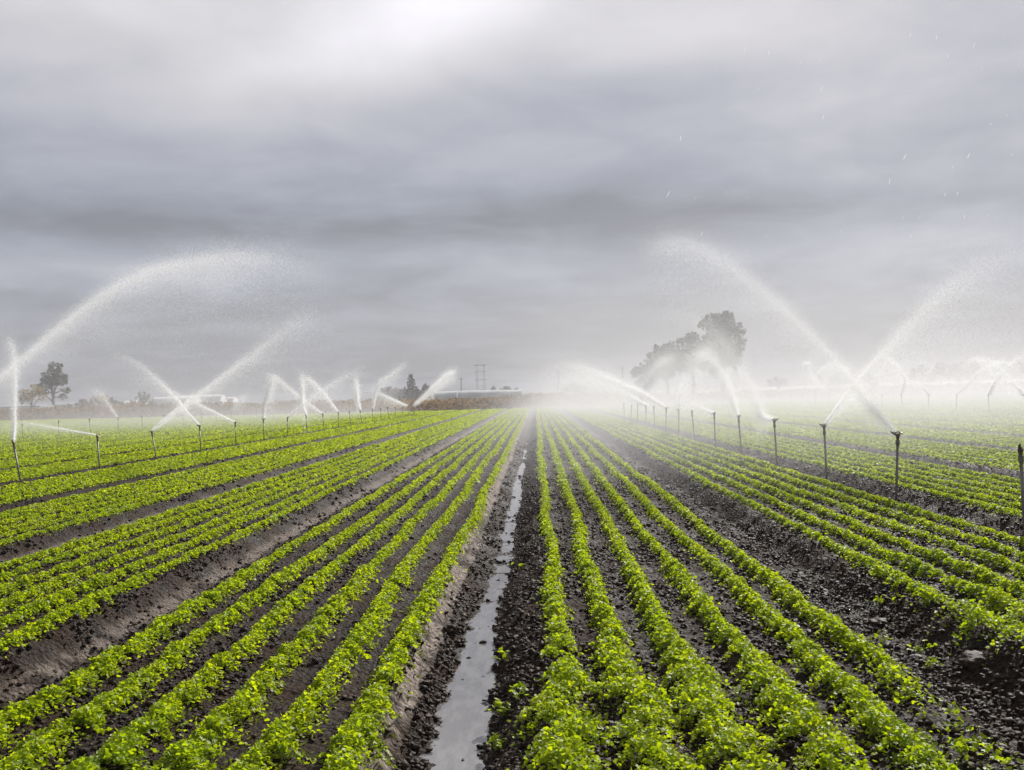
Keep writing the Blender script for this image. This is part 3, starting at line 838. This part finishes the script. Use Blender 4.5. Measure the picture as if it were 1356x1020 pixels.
def shed(px, depth, w, h, label, zoff=0.2):
    p = at(px, 535, depth)
    r = empty('shed', (p.x, depth, zoff))
    tag(r, label, 'shed')
    MB().box((-w / 2, -1.5, -0.4), (w / 2, 1.5, h)).build('wall', M_white, r)
    MB().prism([(-1.8, h - .05), (0, h + .5), (1.8, h - .05)], -w / 2 - .2, w / 2 + .2).build('roof', M_grey, r)
    MB().box((-.45, -1.55, -.3), (.45, -1.48, h * .75)).build('door', M_dark, r)
shed(63, 196, 1.6, 1.75, 'small white shed at the foot of the airy tree')
shed(48, 222, 8, 2.2, 'long low white-walled shed behind the yellow tree')
shed(83, 222, 6, 2.3, 'low pale shed behind the airy tree trunk')
shed(4, 222, 5, 2.2, 'pale shed at the very left, behind the upright jet')

# pylon: two lattice masts tied together, carrying lines
def lattice(mb, x, h, w0=0.9, w1=0.55, n=14, r=0.07):
    for sx in (-1, 1):
        for sy in (-1, 1):
            mb.ring_tube([(x + sx * w0 / 2, sy * w0 / 2, -0.3), (x + sx * w1 / 2, sy * w1 / 2, h)], [r, r * .8], 5)
    for i in range(n):
        z0, z1 = h * i / n, h * (i + 1) / n
        a, b = w0 + (w1 - w0) * i / n, w0 + (w1 - w0) * (i + 1) / n
        s = 1 if i % 2 else -1
        for y in (-1, 1):
            mb.ring_tube([(x - s * a / 2, y * a / 2, z0), (x + s * b / 2, y * b / 2, z1)], [r * .55] * 2, 4)
            mb.ring_tube([(x + y * a / 2, -s * a / 2, z0), (x + y * b / 2, s * b / 2, z1)], [r * .55] * 2, 4)
D3 = 420.0
pp = at(637, 524, D3); pp.z = 0.2
pyl = empty('pylon', pp)
hp = at(637, 483, D3).z
tag(pyl, 'twin-mast lattice power pylon standing above the grey greenhouses', 'pylon')
for sx in (-1.55, 1.55):
    mb = MB(); lattice(mb, sx, hp); mb.build('mast', M_steel, pyl)
for z in (hp * .55, hp * .78, hp * .97):
    MB().box((-2.6, -.12, z - .12), (2.6, .12, z + .12)).build('crossarm', M_steel, pyl)
wires = []
for zf, sx in ((.97, -2.5), (.97, 2.5), (.78, -2.5), (.55, 2.5)):
    pts = []
    for i in range(21):
        u = i / 20
        x = sx + 0 + (-70 * u if sx < 0 else 75 * u)
        sag = -4 * 1.6 * u * (1 - u)
        pts.append((x, 60 * u, hp * zf + sag))
    wires.append((pts, sx))
for pts, sx in wires:
    mb = MB().ring_tube(pts, [0.035] * len(pts), 4)
    o = link('power_line', mb.mesh('power_line', M_dark), loc=pp)
    z = pts[0][2]
    tag(o, 'thin power line running ' + ('left' if sx < 0 else 'right') + ' from the ' + ('top' if z > hp * .9 else 'middle' if z > hp * .7 else 'lower') + ' arm of the pylon', 'power line')
for i, (px, pt, lab) in enumerate(((800, 487, 'faint wooden utility pole in the mist left of the grey trees'), (825, 487, 'faint utility pole closest to the grey trees'), (740, 489, 'faint utility pole above the ends of the middle rows'), (611, 500, 'thin utility pole left of the pylon'))):
    p = at(px, 520, 330); h = at(px, pt, 330).z
    r = empty('utility_pole', (p.x, p.y, 0.2))
    tag(r, lab, 'utility pole')
    MB().ring_tube([(0, 0, -.4), (0, 0, h)], [.2, .13], 8).build('pole', M_wood, r, True)
    MB().box((-1.2, -.07, h - .8), (1.2, .07, h - .62)).build('crossarm', M_wood, r)

# big trees in the mist on the right
D4 = 235.0
tree('tree', 958, 522, D4, 19.5, [(.02, .80, .17, .15), (.12, .86, .12, .13), (-.12, .83, .13, .11), (-.05, .66, .17, .16), (.15, .64, .13, .14), (.06, .48, .16, .14), (.1, .97, .06, .05), (-.13, .93, .08, .06), (.2, .78, .07, .08), (.17, .40, .07, .1), (-.05, .36, .14, .14)],
     5200, 0.62, M_round, 'tallest grey tree in the mist, with a broad bumpy crown', seed=61, trunk_r=0.6, limbs=11)
tree('tree', 918, 522, D4 + 6, 15.6, [(-.1, .72, .18, .16), (.1, .80, .18, .16), (.24, .84, .14, .14), (.22, .62, .2, .2), (0, .54, .24, .18), (-.22, .55, .16, .16), (.0, .92, .09, .07), (-.14, .86, .07, .06)],
     3400, 0.6, M_round, 'mid-height grey tree left of the tallest one', seed=62, trunk_r=0.5, limbs=8)
tree('tree', 884, 522, D4 + 3, 13.2, [(-.14, .72, .17, .16), (.08, .82, .17, .14), (0, .52, .25, .2), (-.26, .48, .14, .14), (-.18, .88, .05, .06)],
     2600, 0.6, M_round, 'sloping grey tree second from the low end of the clump', seed=63, trunk_r=0.4, limbs=7)
tree('tree', 854, 522, D4 + 8, 9.6, [(-.1, .66, .2, .18), (.15, .78, .18, .18), (-.28, .62, .1, .12), (0, .42, .25, .2)],
     1500, 0.55, M_round, 'lowest grey tree at the left end of the clump', seed=64, trunk_r=0.3, limbs=6)
for i, (px, h, w) in enumerate(((1222, 6.6, 1.4), (1246, 7.4, 1.3), (1268, 7.2, 1.4), (1292, 8.0, 1.2), (1332, 6.2, 1.4), (1352, 7.5, 1.3), (1150, 4.6, 1.8), (1110, 4.4, 1.8), (1030, 4.6, 1.8))):
    tree('far_tree', px, 512, D2 + i * 3, h, [(-.2 * w, .55, .22 * w, .3), (.18 * w, .5, .22 * w, .28), (0, .74, .2 * w, .24)], 480, 0.55, M_round,
         f'dim grey tree in the haze beyond the right field, {ORD[8 - (8, 7, 6, 5, 4, 3, 2, 1, 0)[i]] if False else ("third", "fourth", "fifth", "sixth", "seventh", "eighth", "second-lowest", "lowest", "nearest to the tall grey tree")[i]}'
         + (' from the tall grey tree' if i < 6 else ' of the dim ones' if i < 8 else ''), 'tree', 0.2, 5, 80 + i, 'dim trees beyond the right field', 0.75)

# strip of dry weeds along the far end of the field
wb = Batch()
rngw = np.random.default_rng(5)
n = 52000
wx_ = rngw.uniform(-100, 90, n)
fe = field_end(wx_)
dep = rngw.uniform(0, 1, n) ** 0.8 * 16 + 1.5
wyy = fe + dep
hmax = (0.75 + 0.5 * smooth(0, 8, dep) + 0.7 * vnoise(wx_ * 0.12, dep * 0.15, 6) + 0.45 * vnoise(wx_ * 0.7, dep * 0.6, 7)) * (1 + 0.35 * smooth(-25, -60, wx_)) * np.where(wx_ > 12, 0.75, 1.0)
hmax = np.clip(hmax, 0.15, None)
hz = hmax * rngw.uniform(0.05, 1, n) ** 0.8
pos = np.stack([wx_, wyy, ground_z(wx_, wyy, False) + hz], -1)
wb.add(leaves(pos, rngw.uniform(0.18, 0.42, n), 1.0, DIAMOND, rngw))
tag(link('dry_weeds', wb.mesh('dry_weeds', M_dry)), 'strip of brown dry weeds along the far end of the field', 'weeds', kind='stuff')

# ------------------------------------------------------------------ air
def volume_box(name, lo, hi, build, label=None, step=None):
    m, t, out = material(name + '_air')
    pv = t.new('ShaderNodeVolumePrincipled', ins={'Color': (0.93, 0.93, 0.94, 1), 'Anisotropy': 0.25})
    build(t, pv)
    t.l.new(pv.outputs[0], out.inputs['Volume'])
    me = MB().box(lo, hi).mesh(name, m)
    o = link(name, me)
    tag(o, label, None, None, 'stuff')
    return o

def even(t, pv): pv.inputs['Density'].default_value = 0.0007
volume_box('haze', (-420, -40, -2.2), (420, 560, 46), even)

def mist(t, pv, xa, xb, xc, xd, ya, yb, yc, yd, hz, dens, nscale=0.12, ztop=8):
    co = t.new('ShaderNodeTexCoord').outputs['Object']
    sp = t.new('ShaderNodeSeparateXYZ'); t.l.new(co, sp.inputs[0])
    x, y, z = sp.outputs
    f = t.math('MULTIPLY', t.maprange(x, xa, xb), t.maprange(x, xc, xd, 1, 0))
    f = t.math('MULTIPLY', f, t.math('MULTIPLY', t.maprange(y, ya, yb), t.maprange(y, yc, yd, 1, 0)))
    fz = t.math('POWER', 2.718, t.math('DIVIDE', t.math('MAXIMUM', z, 0.0), -hz))
    fz = t.math('MULTIPLY', fz, t.maprange(z, ztop * 0.6, ztop, 1, 0))
    nz = t.maprange(t.noise(co, nscale, 3, 0.55), 0.3, 0.7, 0.35, 1.6, 'LINEAR')
    d = t.math('MULTIPLY', t.math('MULTIPLY', f, fz), t.math('MULTIPLY', nz, dens))
    t.l.new(d, pv.inputs['Density'])

volume_box('haze.001', (-4.6, 9, -0.3), (70, 118, 11.9), lambda t, pv: mist(t, pv, -4.5, 4.5, 45, 68, 9.5, 27, 98, 116, 1.4, 0.047, 0.10, 9.0))
volume_box('haze.002', (-80, 22, -0.3), (-11.5, 128, 6.4), lambda t, pv: mist(t, pv, -58, -26, -15, -11.8, 24, 70, 95, 126, 1.4, 0.025, 0.10, 6))

volume_box('haze.003', (-1.2, 12.2, 0.2), (7.0, 20, 4.9), lambda t, pv: mist(t, pv, -1.1, 1.6, 4.2, 6.6, 12.4, 15, 16.5, 19.8, 6.0, 0.026, 0.45, 4.8))

# ------------------------------------------------------------------ sky and sun
SUN_AZ, SUN_EL = math.radians(27), math.radians(33)     # azimuth right of the rows' direction
sd = Vector((math.sin(SUN_AZ) * math.cos(SUN_EL), math.cos(SUN_AZ) * math.cos(SUN_EL), math.sin(SUN_EL)))
ld = bpy.data.lights.new('sun', 'SUN')
ld.energy = 5.0; ld.angle = math.radians(0.6); ld.color = (1.0, 0.962, 0.905)
lo = bpy.data.objects.new('sun', ld); C.objects.link(lo)
lo.rotation_euler = sd.to_track_quat('Z', 'Y').to_euler()

w = bpy.data.worlds.new('World'); scene.world = w; w.use_nodes = True
w.node_tree.nodes.clear()
t = NT(w.node_tree)
wout = t.new('ShaderNodeOutputWorld')
sky = t.new('ShaderNodeTexSky', sky_type='NISHITA', sun_disc=False)
sky.sun_elevation = SUN_EL; sky.sun_rotation = SUN_AZ
dirn = t.new('ShaderNodeTexCoord').outputs['Generated']
sp = t.new('ShaderNodeSeparateXYZ'); t.l.new(dirn, sp.inputs[0])
dx, dy, dz = sp.outputs
zc = t.math('MAXIMUM', dz, 0.0)
den = t.math('ADD', zc, 0.15)
u = t.math('DIVIDE', dx, den); v = t.math('DIVIDE', dy, den)
cv = t.new('ShaderNodeCombineXYZ'); t.l.new(u, cv.inputs[0]); t.l.new(v, cv.inputs[1])
wn = t.noise(cv.outputs[0], 0.9, 2, 0.5, out=1)
wv = t.new('ShaderNodeVectorMath', operation='MULTIPLY_ADD'); t.l.new(wn, wv.inputs[0]); wv.inputs[1].default_value = (0.9, 0.5, 0); t.l.new(cv.outputs[0], wv.inputs[2])
n1 = t.noise(wv.outputs[0], 0.75, 3, 0.5)
n2 = t.noise(wv.outputs[0], 2.1, 6, 0.55)
az = t.math('ARCTAN2', dx, dy); el = t.math('ARCSINE', dz)
def blob(a0, e0, sa, se, amp, tilt=0.0):
    da = t.math('SUBTRACT', az, a0)
    de = t.math('SUBTRACT', t.math('SUBTRACT', el, e0), t.math('MULTIPLY', da, tilt))
    q = t.math('ADD', t.math('POWER', t.math('ABSOLUTE', t.math('DIVIDE', da, sa)), 2.0), t.math('POWER', t.math('ABSOLUTE', t.math('DIVIDE', de, se)), 2.0))
    return t.math('MULTIPLY', t.math('POWER', 2.718, t.math('MULTIPLY', q, -1.0)), amp)
def ae(px, py):
    d = (CAMROT @ Vector(((px - 678) / F, -(py - 510) / F, -1))).normalized()
    return math.atan2(d.x, d.y), math.asin(d.z)
ramp = t.new('ShaderNodeValToRGB')
ramp.color_ramp.interpolation = 'EASE'
e = ramp.color_ramp.elements
stops = [(0.0, 0.25), (0.04, 0.245), (0.09, 0.285), (0.147, 0.345), (0.188, 0.325), (0.229, 0.43), (0.27, 0.47), (0.31, 0.53), (0.36, 0.60), (0.42, 0.64), (0.6, 0.5), (1.0, 0.28)]
while len(e) < len(stops): e.new(0.5)
for i, (p, b) in enumerate(stops): e[i].position = p; e[i].color = (b, b, b, 1)
t.l.new(t.maprange(el, 0.0, 0.90, 0, 1, 'LINEAR'), ramp.inputs[0])
val = ramp.outputs[0]
val = t.math('ADD', val, t.math('MULTIPLY', t.math('SUBTRACT', n1, 0.5), 0.34))
val = t.math('ADD', val, t.math('MULTIPLY', t.math('SUBTRACT', n2, 0.5), 0.30))
n3 = t.noise(wv.outputs[0], 5.0, 5, 0.55)
val = t.math('ADD', val, t.math('MULTIPLY', t.math('SUBTRACT', n3, 0.5), 0.16))
for (px, py, wx_, wy_, amp, tl) in ((590, 0, 170, 62, 0.36, 0.18), (200, 20, 330, 90, 0.09, 0), (900, 60, 180, 60, 0.10, 0), (420, 90, 200, 40, 0.08, 0.2), (800, 130, 260, 42, -0.12, 0.03), (330, 300, 420, 36, -0.10, 0.01), (200, 205, 260, 30, -0.05, 0.05), (1150, 420, 260, 60, -0.07, 0), (640, 440, 330, 50, -0.04, 0),
                                    (820, 270, 280, 42, -0.10, 0), (260, 350, 260, 26, 0.12, 0.02), (1250, 330, 240, 40, 0.10, 0.05), (1300, 20, 150, 60, -0.08, 0), (1150, 90, 200, 60, 0.06, 0), (200, 470, 260, 60, -0.035, 0)):
    a0, e0 = ae(px, py)
    val = t.math('ADD', val, blob(a0, e0, wx_ / F, wy_ / F, amp, tl))
val = t.math('MULTIPLY', t.math('MINIMUM', t.math('MAXIMUM', val, 0.20), 1.1), 0.705)
tint = t.mix(t.maprange(val, 0.24, 0.46, 0, 1, 'LINEAR'), (0.885, 0.95, 1.17), (1.0, 0.98, 1.03))
vm = t.new('ShaderNodeVectorMath', operation='SCALE'); t.l.new(tint, vm.inputs[0]); t.l.new(val, vm.inputs['Scale'])
bg1 = t.new('ShaderNodeBackground', ins={'Strength': 1.0}); t.l.new(vm.outputs[0], bg1.inputs['Color'])
bg2 = t.new('ShaderNodeBackground', ins={'Strength': 0.06}); t.l.new(sky.outputs[0], bg2.inputs['Color'])
mx = t.new('ShaderNodeMixShader', ins={0: 0.05})
t.l.new(bg1.outputs[0], mx.inputs[1]); t.l.new(bg2.outputs[0], mx.inputs[2])
t.l.new(mx.outputs[0], wout.inputs['Surface'])

# ------------------------------------------------------------------ render settings
scene.view_settings.view_transform = 'Standard'
scene.view_settings.look = 'None'
scene.view_settings.exposure = 0.45
scene.view_settings.gamma = 1.0
cy = scene.cycles
cy.max_bounces = 12; cy.diffuse_bounces = 9; cy.glossy_bounces = 2; cy.transmission_bounces = 9; cy.transparent_max_bounces = 48
cy.volume_bounces = 0
cy.volume_step_rate = 1.0
cy.volume_max_steps = 128
cy.use_denoising = True
cy.denoiser = 'OPENIMAGEDENOISE'
cy.sample_clamp_indirect = 6.0
